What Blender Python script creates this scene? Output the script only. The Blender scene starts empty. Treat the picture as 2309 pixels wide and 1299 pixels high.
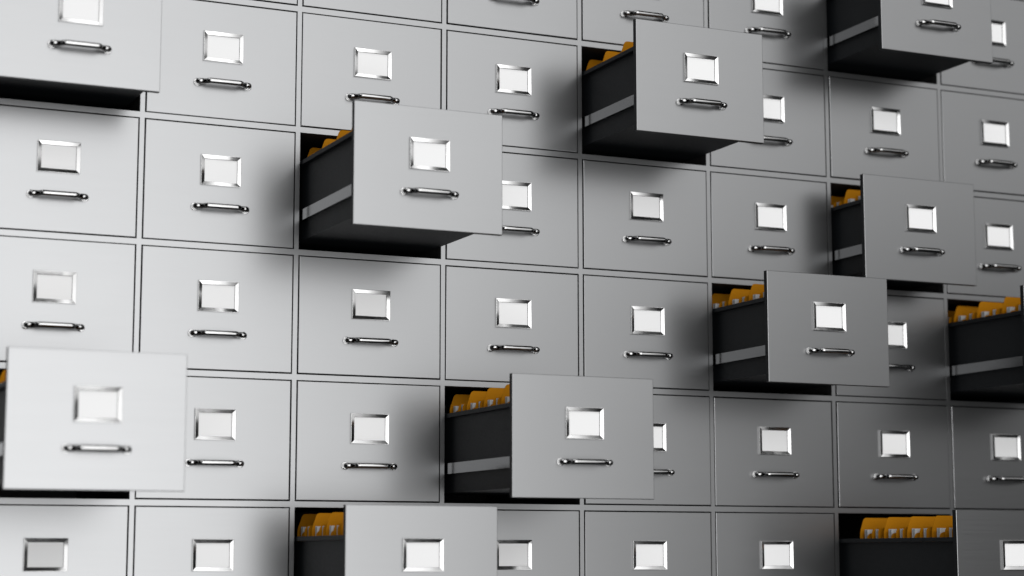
import bpy, bmesh, math, random
from mathutils import Vector, Matrix

# ------------------------------------------------------------------ units
U = 0.45                 # column pitch of the cabinet grid in metres
A = 0.78894              # row pitch / column pitch
Z0 = 1.875               # height of the grid line below the top row
random.seed(7)
sc = bpy.context.scene
col = sc.collection


def W(x, y, d):
    """grid units (right, down, out of the wall) -> world metres"""
    return Vector((x * U, -d * U, Z0 - y * U))


def L(x, y, d):
    """grid units -> local metres (origin handled by the caller)"""
    return Vector((x * U, -d * U, -y * U))


# ------------------------------------------------------------------ materials
def new_mat(name):
    m = bpy.data.materials.new(name)
    m.use_nodes = True
    nt = m.node_tree
    return m, nt, nt.nodes['Principled BSDF']


def N(nt, t, **kw):
    n = nt.nodes.new(t)
    for k, v in kw.items():
        setattr(n, k, v)
    return n


def brushed(nt, scale_x, scale_z):
    """horizontal brushing: noise stretched along x, in world position"""
    g = N(nt, 'ShaderNodeNewGeometry')
    mp = N(nt, 'ShaderNodeMapping')
    mp.inputs['Scale'].default_value = (scale_x, scale_x, scale_z)
    nt.links.new(g.outputs['Position'], mp.inputs['Vector'])
    nz = N(nt, 'ShaderNodeTexNoise')
    nz.inputs['Scale'].default_value = 1.0
    nz.inputs['Detail'].default_value = 3.0
    nt.links.new(mp.outputs['Vector'], nz.inputs['Vector'])
    return nz


def mrange(nt, src, a, b, c=0.3, d=0.7):
    r = N(nt, 'ShaderNodeMapRange')
    r.inputs['From Min'].default_value = c
    r.inputs['From Max'].default_value = d
    r.inputs['To Min'].default_value = a
    r.inputs['To Max'].default_value = b
    nt.links.new(src, r.inputs['Value'])
    return r.outputs['Result']


def mat_metal():
    m, nt, b = new_mat('brushed_grey_metal')
    b.inputs['Metallic'].default_value = 1.0
    nz = brushed(nt, 6.0, 1400.0)
    big = N(nt, 'ShaderNodeTexNoise')
    big.inputs['Scale'].default_value = 2.3
    big.inputs['Detail'].default_value = 2.0
    g = N(nt, 'ShaderNodeNewGeometry')
    nt.links.new(g.outputs['Position'], big.inputs['Vector'])
    nt.links.new(mrange(nt, nz.outputs['Fac'], 0.280, 0.325), b.inputs['Roughness'])
    b.inputs['Anisotropic'].default_value = 0.30
    tg = N(nt, 'ShaderNodeCombineXYZ')
    tg.inputs['Z'].default_value = 1.0          # brushed along x: reflections spread up and down
    nt.links.new(tg.outputs['Vector'], b.inputs['Tangent'])
    cr = N(nt, 'ShaderNodeMixRGB')
    cr.inputs['Color1'].default_value = (0.284, 0.287, 0.291, 1)
    cr.inputs['Color2'].default_value = (0.297, 0.300, 0.304, 1)
    nt.links.new(big.outputs['Fac'], cr.inputs['Fac'])
    nt.links.new(cr.outputs['Color'], b.inputs['Base Color'])
    bp = N(nt, 'ShaderNodeBump')
    bp.inputs['Strength'].default_value = 0.022
    bp.inputs['Distance'].default_value = 0.0004
    nt.links.new(nz.outputs['Fac'], bp.inputs['Height'])
    nt.links.new(bp.outputs['Normal'], b.inputs['Normal'])
    return m


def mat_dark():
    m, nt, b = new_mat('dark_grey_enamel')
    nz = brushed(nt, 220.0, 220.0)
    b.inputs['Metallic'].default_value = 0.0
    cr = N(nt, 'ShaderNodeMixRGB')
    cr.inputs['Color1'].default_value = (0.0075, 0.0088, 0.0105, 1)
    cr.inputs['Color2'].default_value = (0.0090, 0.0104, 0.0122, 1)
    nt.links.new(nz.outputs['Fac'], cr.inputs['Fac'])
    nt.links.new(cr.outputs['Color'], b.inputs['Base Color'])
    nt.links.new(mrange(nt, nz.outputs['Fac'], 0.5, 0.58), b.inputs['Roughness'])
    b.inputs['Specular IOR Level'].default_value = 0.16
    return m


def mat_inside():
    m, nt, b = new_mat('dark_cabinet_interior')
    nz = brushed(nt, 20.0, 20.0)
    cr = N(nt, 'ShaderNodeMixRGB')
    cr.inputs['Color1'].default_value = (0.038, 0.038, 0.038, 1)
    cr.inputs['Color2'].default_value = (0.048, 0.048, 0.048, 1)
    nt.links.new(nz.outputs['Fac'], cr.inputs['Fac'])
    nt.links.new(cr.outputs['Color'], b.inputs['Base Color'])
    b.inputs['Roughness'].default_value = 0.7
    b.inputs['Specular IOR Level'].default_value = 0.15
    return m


def mat_chrome(name='polished_chrome', v=0.56, r0=.14, r1=.20):
    m, nt, b = new_mat(name)
    b.inputs['Metallic'].default_value = 1.0
    b.inputs['Base Color'].default_value = (v, v, v, 1)
    nz = brushed(nt, 60.0, 60.0)
    nt.links.new(mrange(nt, nz.outputs['Fac'], r0, r1), b.inputs['Roughness'])
    return m


def mat_rail():
    m, nt, b = new_mat('rail_steel')
    b.inputs['Metallic'].default_value = 1.0
    b.inputs['Base Color'].default_value = (0.20, 0.203, 0.207, 1)
    nz = brushed(nt, 8.0, 700.0)
    nt.links.new(mrange(nt, nz.outputs['Fac'], 0.14, 0.20), b.inputs['Roughness'])
    return m


def mat_paper(name, c):
    m, nt, b = new_mat(name)
    nz = brushed(nt, 900.0, 900.0)
    cr = N(nt, 'ShaderNodeMixRGB')
    cr.inputs['Color1'].default_value = (c[0] * .97, c[1] * .97, c[2] * .97, 1)
    cr.inputs['Color2'].default_value = (c[0], c[1], c[2], 1)
    nt.links.new(nz.outputs['Fac'], cr.inputs['Fac'])
    nt.links.new(cr.outputs['Color'], b.inputs['Base Color'])
    b.inputs['Roughness'].default_value = 0.75
    b.inputs['Specular IOR Level'].default_value = 0.1
    return m


M_METAL, M_DARK, M_IN = mat_metal(), mat_dark(), mat_inside()
M_CHROME, M_RAIL = mat_chrome(), mat_rail()
M_PULL = mat_chrome('smoky_chrome', 0.45, .05, .09)
M_CARD = mat_paper('white_card', (0.90, 0.90, 0.90))
M_SHEET = mat_paper('white_paper', (0.54, 0.55, 0.56))
M_FOLD = mat_paper('orange_card_stock', (0.43, 0.172, 0.003))

# ------------------------------------------------------------------ mesh helpers


class MB:
    def __init__(self):
        self.v, self.f, self.m = [], [], []

    def vert(self, x, y, d):
        self.v.append(L(x, y, d))
        return len(self.v) - 1

    def face(self, pts, mi=0):
        self.f.append([self.vert(*p) for p in pts])
        self.m.append(mi)

    def box(self, x0, x1, y0, y1, d0, d1, mi=0):
        P = [(x0, y0, d0), (x1, y0, d0), (x1, y1, d0), (x0, y1, d0),
             (x0, y0, d1), (x1, y0, d1), (x1, y1, d1), (x0, y1, d1)]
        i = [self.vert(*p) for p in P]
        for q in ((0, 1, 2, 3), (4, 7, 6, 5), (0, 4, 5, 1), (1, 5, 6, 2), (2, 6, 7, 3), (3, 7, 4, 0)):
            self.f.append([i[k] for k in q])
            self.m.append(mi)

    def mesh(self, name, mats, smooth=False):
        me = bpy.data.meshes.new(name)
        me.from_pydata([tuple(v) for v in self.v], [], self.f)
        for m in mats:
            me.materials.append(m)
        for p, k in zip(me.polygons, self.m):
            p.material_index = k
            p.use_smooth = smooth
        bm = bmesh.new()
        bm.from_mesh(me)
        bmesh.ops.remove_doubles(bm, verts=bm.verts, dist=1e-6)
        bmesh.ops.recalc_face_normals(bm, faces=bm.faces)
        bm.to_mesh(me)
        bm.free()
        return me


def link(name, me, parent=None, loc=None):
    o = bpy.data.objects.new(name, me)
    col.objects.link(o)
    o.parent = parent
    if loc is not None:
        o.location = loc
    return o


def tag(o, label, cat, group=None):
    o['label'] = label
    o['category'] = cat
    if group:
        o['group'] = group


# ------------------------------------------------------------------ the cabinet wall
C0, C1 = -1, 6           # columns
R0, R1 = -1, 4           # rows
HX, HY = 0.0165, 0.0195  # half widths of the bars
cab = bpy.data.objects.new('filing_cabinet', None)
col.objects.link(cab)
cab.location = W((C0 + C1 + 1) / 2, (R1 + 1) * A, 0)
tag(cab, 'grey metal bank of filing cabinets whose grid of bars holds every drawer', 'cabinet')
ox, oy = (C0 + C1 + 1) / 2, (R1 + 1) * A


def cab_mesh_frame():
    mb = MB()
    bev = 0.0018
    MARG = 0.9
    xs = [C0 - MARG]
    for c in range(C0, C1 + 1):
        xs += [c + HX - bev, c + 1 - HX + bev]
    xs.append(C1 + 1 + MARG)
    ys = [R0 * A - MARG]
    for r in range(R0, R1 + 1):
        ys += [r * A + HY - bev, (r + 1) * A - HY + bev]
    ys.append((R1 + 1) * A + MARG)
    for i in range(len(xs) - 1):
        for j in range(len(ys) - 1):
            x0, x1, y0, y1 = xs[i] - ox, xs[i + 1] - ox, ys[j] - oy, ys[j + 1] - oy
            if i % 2 == 1 and j % 2 == 1:
                o = [(x0, y0), (x1, y0), (x1, y1), (x0, y1)]
                n = [(x0 + bev, y0 + bev), (x1 - bev, y0 + bev), (x1 - bev, y1 - bev), (x0 + bev, y1 - bev)]
                for k in range(4):
                    k2 = (k + 1) % 4
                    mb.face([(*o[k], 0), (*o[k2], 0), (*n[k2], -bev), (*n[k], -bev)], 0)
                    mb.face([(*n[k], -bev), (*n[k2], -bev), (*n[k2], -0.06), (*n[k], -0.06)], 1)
            else:
                mb.face([(x0, y0, 0), (x1, y0, 0), (x1, y1, 0), (x0, y1, 0)], 0)
    me = mb.mesh('front_frame', [M_METAL, M_IN])
    # make sure the large front faces look outwards
    bm = bmesh.new()
    bm.from_mesh(me)
    for f in bm.faces:
        if abs(f.normal.y) > 0.9 and f.normal.y > 0:
            f.normal_flip()
    bm.to_mesh(me)
    bm.free()
    return me


link('front_frame', cab_mesh_frame(), cab)
mb = MB()
DEP = -1.56
T = 0.006
for c in range(C0, C1 + 2):
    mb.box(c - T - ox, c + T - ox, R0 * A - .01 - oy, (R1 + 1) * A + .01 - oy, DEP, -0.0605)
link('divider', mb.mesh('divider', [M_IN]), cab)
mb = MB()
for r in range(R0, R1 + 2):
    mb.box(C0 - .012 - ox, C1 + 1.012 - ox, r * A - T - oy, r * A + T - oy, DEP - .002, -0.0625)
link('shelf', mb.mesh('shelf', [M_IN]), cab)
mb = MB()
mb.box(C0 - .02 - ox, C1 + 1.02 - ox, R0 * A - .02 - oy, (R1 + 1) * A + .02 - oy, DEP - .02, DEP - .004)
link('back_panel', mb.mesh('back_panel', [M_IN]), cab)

# ------------------------------------------------------------------ drawer parts (local origin: bottom middle of the front face)
MX, MY = 0.0223, 0.0249
TH = 0.039


def lx(x):
    return x - 0.5


def ly(y):
    return y - A


def front_mesh():
    me = bpy.data.meshes.new('front_panel')
    bm = bmesh.new()
    x0, x1, y0, y1 = lx(MX), lx(1 - MX), ly(MY), ly(A - MY)
    vs = [bm.verts.new(L(x, y, d)) for d in (0, -TH) for (x, y) in ((x0, y0), (x1, y0), (x1, y1), (x0, y1))]
    bm.faces.new([vs[k] for k in (3, 2, 1, 0)])
    bm.faces.new([vs[k] for k in (4, 5, 6, 7)])
    for k in range(4):
        k2 = (k + 1) % 4
        bm.faces.new([vs[k], vs[k2], vs[k2 + 4], vs[k + 4]])
    bmesh.ops.recalc_face_normals(bm, faces=bm.faces)
    fe = [e for e in bm.edges if all(v.co.y > -1e-6 and v.co.y < 1e-6 for v in e.verts)]
    bmesh.ops.bevel(bm, geom=fe, offset=0.0030 * U, segments=2, profile=0.5, affect='EDGES')
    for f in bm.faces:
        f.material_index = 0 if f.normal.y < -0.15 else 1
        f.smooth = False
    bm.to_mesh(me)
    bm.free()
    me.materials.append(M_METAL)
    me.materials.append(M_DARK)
    return me


def holder_mesh():
    """chrome frame whose four strips slope inwards to the card; each strip is very slightly pillowed"""
    mb = MB()
    X0, X1, Y0, Y1 = lx(.3720), lx(.6270), ly(.2160), ly(.4070)

    def ring(i, d):
        return [(X0 + i, Y0 + i, d), (X1 - i, Y0 + i, d), (X1 - i, Y1 - i, d), (X0 + i, Y1 - i, d)]
    prof = [(-.0006, -0.001), (-.0006, .0142), (0.0004, .0156), (.0016, .0158), (.0226, .0093), (.0232, .0086), (.0232, .0012)]
    rings = [ring(i, d) for i, d in prof]
    strips = []
    for q, (a, b) in enumerate(zip(rings[:-1], rings[1:])):
        for k in range(4):
            k2 = (k + 1) % 4
            n = 6 if q == 3 else 1
            for s in range(n):
                def mix(p, r, t):
                    return tuple(p[e] * (1 - t) + r[e] * t for e in range(3))
                t0, t1 = s / n, (s + 1) / n
                mb.face([mix(a[k], a[k2], t0), mix(a[k], a[k2], t1), mix(b[k], b[k2], t1), mix(b[k], b[k2], t0)], 1 if q == 5 else 0)  # inner wall coloured dark, standing in for the shadow gap around the card
    me = mb.mesh('label_holder', [M_CHROME, M_IN])
    # gentle pillowing of the sloping strips, as on pressed sheet metal
    bow = math.sin(math.radians(9))
    cx, cz = (X0 + X1) / 2 * U, -(Y0 + Y1) / 2 * U
    hw, hh = (X1 - X0) / 2 * U, (Y1 - Y0) / 2 * U
    nor = []
    for p in me.polygons:
        p.use_smooth = True
        nrm = p.normal.copy()
        tilt = math.degrees(math.acos(min(1, abs(nrm.y))))
        for li in p.loop_indices:
            v = me.vertices[me.loops[li].vertex_index].co
            n2 = nrm.copy()
            if 8 < tilt < 30:
                if abs(nrm.x) > abs(nrm.z):
                    n2.z -= bow * (v.z - cz) / hh
                else:
                    n2.x -= bow * (v.x - cx) / hw
            nor.append(n2.normalized())
    me.normals_split_custom_set([tuple(n) for n in nor])
    return me


def card_mesh():
    mb = MB()
    mb.box(lx(.3945), lx(.6045), ly(.2395), ly(.3835), .0008, .0026)
    return mb.mesh('label_card', [M_CARD])


def tube(path, rad, seg=20, caps=True):
    """sweep a circle along a path that lies in a horizontal (x,d) plane"""
    bm = bmesh.new()
    rings = []
    n = len(path)
    for i, (x, y, d) in enumerate(path):
        p = L(x, y, d)
        a = L(*path[max(i - 1, 0)])
        b = L(*path[min(i + 1, n - 1)])
        t = (b - a).normalized()
        up = Vector((0, 0, 1))
        side = t.cross(up).normalized()
        r = rad(i) if callable(rad) else rad
        # keep the tube's section through a bend
        rings.append([bm.verts.new(p + (side * math.cos(2 * math.pi * k / seg) + up * math.sin(2 * math.pi * k / seg)) * r * U)
                      for k in range(seg)])
    for a, b in zip(rings[:-1], rings[1:]):
        for k in range(seg):
            k2 = (k + 1) % seg
            f = bm.faces.new([a[k], a[k2], b[k2], b[k]])
            f.smooth = True
    if caps:
        bm.faces.new(rings[0])
        bm.faces.new(rings[-1])
    bmesh.ops.recalc_face_normals(bm, faces=bm.faces)
    return bm


def rounded(pts, r=0.010, n=5):
    """fillet the corners of a polyline in (x,d)"""
    out = [pts[0]]
    for i in range(1, len(pts) - 1):
        p, a, b = Vector(pts[i]), Vector(pts[i - 1]), Vector(pts[i + 1])
        u, v = (a - p), (b - p)
        rr = min(r, u.length * .45, v.length * .45)
        s, e = p + u.normalized() * rr, p + v.normalized() * rr
        for k in range(n + 1):
            t = k / n
            q = s * (1 - t) ** 2 + p * 2 * t * (1 - t) + e * t * t
            out.append(tuple(q))
    out.append(pts[-1])
    return out


HYC = 0.547


def handle_mesh():
    half = [(.338, .002), (.338, .031), (.3465, .040), (.377, .040), (.405, .072)]
    pts = half + [(1 - x, d) for x, d in reversed(half)]
    # corners: tight fillets
    pts = rounded(pts, .0055, 4)
    path = [(lx(x), ly(HYC), d) for x, d in pts]
    bm = tube(path, .0175, 24)
    me = bpy.data.meshes.new('handle')
    bm.to_mesh(me)
    bm.free()
    me.materials.append(M_PULL)
    return me


def flange_mesh(cx):
    bm = bmesh.new()
    prof = [(.0, .0002), (.0245, .0002), (.0245, .0052), (.0232, .0072), (.0206, .0078), (.0, .0078)]
    seg = 28
    rings = []
    for r, d in prof:
        c = L(lx(cx), ly(HYC), d)
        if r == 0:
            rings.append([bm.verts.new(c)])
        else:
            rings.append([bm.verts.new(c + Vector((math.cos(2 * math.pi * k / seg), 0, math.sin(2 * math.pi * k / seg))) * r * U)
                          for k in range(seg)])
    for a, b in zip(rings[:-1], rings[1:]):
        for k in range(seg):
            k2 = (k + 1) % seg
            if len(a) == 1:
                bm.faces.new([a[0], b[k], b[k2]])
            elif len(b) == 1:
                bm.faces.new([a[k], a[k2], b[0]])
            else:
                bm.faces.new([a[k], a[k2], b[k2], b[k]])
    bmesh.ops.recalc_face_normals(bm, faces=bm.faces)
    me = bpy.data.meshes.new('mounting_flange')
    bm.to_mesh(me)
    bm.free()
    me.materials.append(M_PULL)
    return me


TL = -1.46               # rear end of the tray behind the front face
SW = 0.055               # outer face of the tray wall


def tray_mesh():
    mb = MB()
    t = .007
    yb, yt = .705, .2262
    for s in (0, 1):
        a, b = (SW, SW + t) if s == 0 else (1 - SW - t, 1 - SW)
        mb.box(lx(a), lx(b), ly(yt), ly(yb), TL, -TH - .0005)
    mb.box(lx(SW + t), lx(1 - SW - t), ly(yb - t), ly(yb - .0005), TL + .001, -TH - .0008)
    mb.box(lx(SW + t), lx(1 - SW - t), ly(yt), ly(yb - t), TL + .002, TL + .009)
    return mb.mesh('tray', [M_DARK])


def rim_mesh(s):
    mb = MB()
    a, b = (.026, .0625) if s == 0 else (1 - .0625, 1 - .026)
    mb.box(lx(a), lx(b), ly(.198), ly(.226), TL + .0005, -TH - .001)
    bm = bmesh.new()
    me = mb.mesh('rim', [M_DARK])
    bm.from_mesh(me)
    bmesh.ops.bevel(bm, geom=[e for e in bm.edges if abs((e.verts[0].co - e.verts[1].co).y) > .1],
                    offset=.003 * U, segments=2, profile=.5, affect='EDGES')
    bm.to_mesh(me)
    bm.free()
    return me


def rail_mesh(s):
    mb = MB()
    a, b = (.027, SW - .0005) if s == 0 else (1 - SW + .0005, 1 - .027)
    mb.box(lx(a), lx(b), ly(.518), ly(.586), TL + .05, -TH - .0012)
    return mb.mesh('slide_rail', [M_RAIL])


ME_FRONT, ME_HOLD, ME_CARD, ME_HAND = front_mesh(), holder_mesh(), card_mesh(), handle_mesh()
ME_FL = [flange_mesh(.338), flange_mesh(.662)]
ME_TRAY, ME_RIM, ME_RAIL = tray_mesh(), [rim_mesh(0), rim_mesh(1)], [rail_mesh(0), rail_mesh(1)]


def make_drawer(opened):
    root = bpy.data.objects.new('drawer', None)
    col.objects.link(root)
    link('front_panel', ME_FRONT, root)
    h = link('label_holder', ME_HOLD, root)
    link('label_card', ME_CARD, h)
    hd = link('handle', ME_HAND, root)
    for k in (0, 1):
        link('mounting_flange', ME_FL[k], hd)
    if opened:
        tr = link('tray', ME_TRAY, root)
        for k in (0, 1):
            link('rim', ME_RIM[k], tr)
        for k in (0, 1):
            link('slide_rail', ME_RAIL[k], root)
    return root


def copy_tree(o, parent=None):
    c = o.copy()
    col.objects.link(c)
    c.parent = parent
    for ch in list(o.children):
        copy_tree(ch, c)
    return c


OPEN = {(-1, 0): (.516, 'blurred pale open drawer at the top left corner, cut by both edges'),
        (-1, 3): (1.282, 'blurred whitish drawer pulled far out, at the left edge of the picture'),
        (1, 1): (.992, 'wide open drawer left of the centre with three orange folder tops above its dark side'),
        (3, 0): (.774, 'open drawer above and right of the centre, seen from below, with orange folder tops'),
        (2, 3): (1.036, 'long open drawer below the centre with four orange folders and white papers beside its front'),
        (1, 4): (.922, 'open drawer cut by the bottom edge, left of centre, three orange folders showing'),
        (4, 2): (.705, 'open drawer right of centre overlapping the drawer front behind its upper right corner'),
        (5, 1): (.397, 'least pulled-out drawer, near the right edge, with one bright orange folder showing'),
        (5, -1): (.663, 'open drawer cut by the top edge at right, no folders visible in it'),
        (5, 4): (1.321, 'open drawer at the bottom right corner with four orange folders in a level row'),
        (6, 2): (.850, 'blurred open drawer at the right edge, its front outside the picture')}
COLW = ['leftmost column', 'second column from the left', 'third column from the left', 'fourth column from the left',
        'fourth column from the right', 'third column from the right', 'second column from the right', 'rightmost column']
ROWW = ['top row', 'second row from the top', 'third row from the top', 'third row from the bottom',
        'second row from the bottom', 'bottom row']
SPECIAL = {(-1, -1): 'closed grey drawer just above the open drawer at the top left corner',
           (6, 4): 'closed grey drawer hidden behind the open drawer front at the bottom right corner'}

proto_closed = proto_open = None
for c in range(C0, C1 + 1):
    for r in range(R0, R1 + 1):
        if (c, r) in OPEN:
            d, lab = OPEN[(c, r)]
            if proto_open is None:
                o = proto_open = make_drawer(True)
            else:
                o = copy_tree(proto_open)
            tag(o, lab, 'drawer', 'open drawers pulled out of the cabinet wall')
            jx = jy = 0.0
        else:
            d = random.uniform(.001, .010)
            jx, jy = random.uniform(-.0018, .0018), random.uniform(-.0018, .0018)
            if proto_closed is None:
                o = proto_closed = make_drawer(False)
            else:
                o = copy_tree(proto_closed)
            lab = SPECIAL.get((c, r)) or 'closed grey drawer in the %s, %s' % (COLW[c - C0], ROWW[r - R0])
            tag(o, lab, 'drawer', 'closed drawers flush in the cabinet wall')
        o.location = W(c + .5 + jx, (r + 1) * A + jy, d)

# ------------------------------------------------------------------ file folders


def leaf(name, x0, x1, ytop, cut, rad, th, slope=None):
    """one card leaf standing upright; left and right upper corners cut; (x, y) outline extruded by th"""
    bot = .69
    pts = []
    if slope:
        kx, ky = slope   # slanted shoulder: from (x0, ky) to (x0 + kx, ytop)
        raw = [(x0, bot), (x0, ky), (x0 + kx, ytop), (x1 - kx, ytop), (x1, ky), (x1, bot)]
    else:
        raw = [(x0, bot), (x0, ytop), (x1, ytop), (x1, bot)]
    pts = rounded(raw, rad, 8)
    # de-duplicate
    o = [pts[0]]
    for p in pts[1:]:
        if (Vector(p) - Vector(o[-1])).length > 1e-5:
            o.append(p)
    mb = MB()
    n = len(o)
    fr = [(lx(x), y - bot, th) for x, y in o]
    bk = [(lx(x), y - bot, 0) for x, y in o]
    mb.face(fr)
    mb.face(list(reversed(bk)))
    for k in range(n):
        k2 = (k + 1) % n
        mb.face([fr[k], fr[k2], bk[k2], bk[k]])
    return mb.mesh(name, [M_FOLD])


FX = .134                # left edge of the folders


def sheets_mesh():
    mb = MB()
    bot = .69
    a = FX + .010
    for k, (dx, dy) in enumerate(((0, 0), (.0015, .0025), (-.001, .001))):
        mb.box(lx(a + dx), lx(1 - a + dx), .131 + dy - bot, -.002, .0130 * k, .0130 * k + .008)
    return mb.mesh('paper_stack', [M_SHEET])


ME_BACK = leaf('back_cover', FX, 1 - FX, .0485, None, .022, .003, (.034, .147))
ME_LOW = leaf('pocket', FX + .001, .999 - FX, .157, None, .042, .003)
ME_MID = leaf('divider_leaf', FX + .0005, .9995 - FX, .1195, None, .048, .003)
ME_FRT = leaf('front_cover', FX + .0005, .9995 - FX, .124, None, .036, .003)
ME_SHEETS = sheets_mesh()


def make_folder():
    root = bpy.data.objects.new('file_folder', None)
    col.objects.link(root)
    F = U
    link('back_cover', ME_BACK, root, L(0, 0, 0))
    link('paper_stack', ME_SHEETS, root, L(0, 0, .043))
    link('pocket', ME_LOW, root, L(0, 0, .081))
    link('divider_leaf', ME_MID, root, L(0, 0, .140))
    link('paper_stack', ME_SHEETS, root, L(0, 0, .174))
    link('front_cover', ME_FRT, root, L(0, 0, .214))
    return root


FOLD = {(1, 1): ([-.250, .040, .315, .585], 'open drawer left of the centre'),
        (3, 0): ([-.183, .068, .342], 'open drawer above right of centre'),
        (2, 3): ([-.202, .080, .352, .621], 'long open drawer below the centre'),
        (4, 2): ([-.250, .015, .285], 'open drawer right of centre'),
        (5, 1): ([-.290, -.017], 'least pulled-out drawer'),
        (-1, 3): ([.300, .570, .840], 'whitish open drawer at the left edge'),
        (1, 4): ([-.301, -.020, .248, .518], 'open drawer cut by the bottom edge'),
        (5, 4): ([.087, .369, .635, .909], 'open drawer at the bottom right corner'),
        (6, 2): ([-.360, -.088, .182, .467], 'open drawer at the right edge')}
ORD = ['rearmost', 'second from the back', 'third from the back', 'frontmost']
proto = None
for (c, r), (ds, where) in FOLD.items():
    n = len(ds)
    for k, d in enumerate(ds):
        if proto is None:
            o = proto = make_folder()
        else:
            o = copy_tree(proto)
        o.location = W(c + .5, r * A + .694, d)
        room = OPEN[(c, r)][0] - TH - .006 - d
        o.scale.y = min(1.0, room / .217)
        pos = 'frontmost' if k == n - 1 else ORD[k]
        tag(o, 'orange paper folder, %s in the %s' % (pos, where), 'folder', 'orange folders standing in open drawers')

# ------------------------------------------------------------------ light


def area(name, x0, x1, z0, z1, y, rad, aim=None):
    ld = bpy.data.lights.new(name, 'AREA')
    ld.shape = 'RECTANGLE'
    w, h = x1 - x0, z1 - z0
    ld.size, ld.size_y = w, h
    ld.energy = rad * math.pi * w * h
    o = bpy.data.objects.new(name, ld)
    col.objects.link(o)
    o.location = ((x0 + x1) / 2, y, (z0 + z1) / 2)
    if aim is None:
        o.rotation_euler = (math.radians(90), 0, 0)      # emits towards +y (the wall)
    else:
        o.rotation_euler = (Vector(aim) - o.location).to_track_quat('-Z', 'Y').to_euler()
    return o


def graded(o, stops_lo, stops_hi, y0, y1):
    """give a softbox an uneven face: brightness along its width, different at its foot and its head"""
    ld = o.data
    ld.use_nodes = True
    nt = ld.node_tree
    em = nt.nodes['Emission']
    g = N(nt, 'ShaderNodeNewGeometry')
    sp = N(nt, 'ShaderNodeSeparateXYZ')
    nt.links.new(g.outputs['Parametric'], sp.inputs[0])
    outs = []
    for stops in (stops_lo, stops_hi):
        cr = N(nt, 'ShaderNodeValToRGB')
        cr.color_ramp.interpolation = 'EASE'
        e = cr.color_ramp.elements
        while len(e) < len(stops):
            e.new(0.5)
        for el, (p, v) in zip(e, stops):
            el.position = p
            el.color = (v, v, v, 1)
        nt.links.new(sp.outputs['X'], cr.inputs['Fac'])
        outs.append(cr.outputs['Color'])
    mx = N(nt, 'ShaderNodeMixRGB')
    sm = N(nt, 'ShaderNodeMapRange')
    sm.interpolation_type = 'SMOOTHSTEP'
    sm.inputs['From Min'].default_value = y0
    sm.inputs['From Max'].default_value = y1
    nt.links.new(sp.outputs['Y'], sm.inputs['Value'])
    nt.links.new(sm.outputs['Result'], mx.inputs['Fac'])
    nt.links.new(outs[0], mx.inputs['Color1'])
    nt.links.new(outs[1], mx.inputs['Color2'])
    nt.links.new(mx.outputs['Color'], em.inputs['Color'])


KX0, KX1, KZ0, KZ1 = -9.0, 24.0, -5.6, 10.0
key = area('key_softbox', KX0, KX1, KZ0, KZ1, -12, 3.35)


def px(x):
    return (x - KX0) / (KX1 - KX0)


def pz(z):
    return (z - KZ0) / (KZ1 - KZ0)


# uneven face of the softbox: bright towards its left half, dim at its lower right
graded(key,
       [(0, 0.25), (px(-6.4), .48), (px(-1.0), .84), (px(2.0), 1.0), (px(4.7), .60), (px(7.2), .265), (px(9.2), .085), (px(10.4), .0)],
       [(0, 0.25), (px(-6.4), .45), (px(-1.0), .70), (px(1.6), .77), (px(4.7), .60), (px(7.2), .52), (px(10.6), .315), (px(14.5), .30)],
       pz(2.3), pz(4.6))
top = area('top_softbox', -9.0, 6.5, 8.0, 11.0, -4.2, 2.4, (1.35, 0, 1.2))

w = bpy.data.worlds.new('World')
sc.world = w
w.use_nodes = True
bg = w.node_tree.nodes['Background']
bg.inputs['Color'].default_value = (0.95, 0.98, 1.0, 1)
bg.inputs['Strength'].default_value = 0.02

# ------------------------------------------------------------------ camera
cd = bpy.data.cameras.new('camera')
cam = bpy.data.objects.new('camera', cd)
col.objects.link(cam)
cam.location = W(-2.71268, 3.47790, 11.43195)
rx = Vector((0.91011655, -0.41435222, -0.00031453))
fw = Vector((0.41039339, 0.90131585, 0.13858936))
up = rx.cross(fw).normalized()
fw = up.cross(rx).normalized()
mw = Matrix(((rx.x, up.x, -fw.x, 0), (rx.y, up.y, -fw.y, 0), (rx.z, up.z, -fw.z, 0), (0, 0, 0, 1)))
cam.rotation_euler = mw.to_euler()
cd.sensor_width = 36
cd.lens = 67.516
cd.clip_end = 200
cd.dof.use_dof = True
cd.dof.focus_distance = 12.45 * U
cd.dof.aperture_fstop = 1.4
cd.dof.aperture_blades = 0
sc.camera = cam

# ------------------------------------------------------------------ render
sc.view_settings.view_transform = 'Standard'
sc.view_settings.look = 'None'
sc.view_settings.exposure = 0
sc.render.engine = 'CYCLES'
sc.cycles.use_denoising = True
sc.cycles.max_bounces = 8
sc.cycles.sample_clamp_indirect = 6
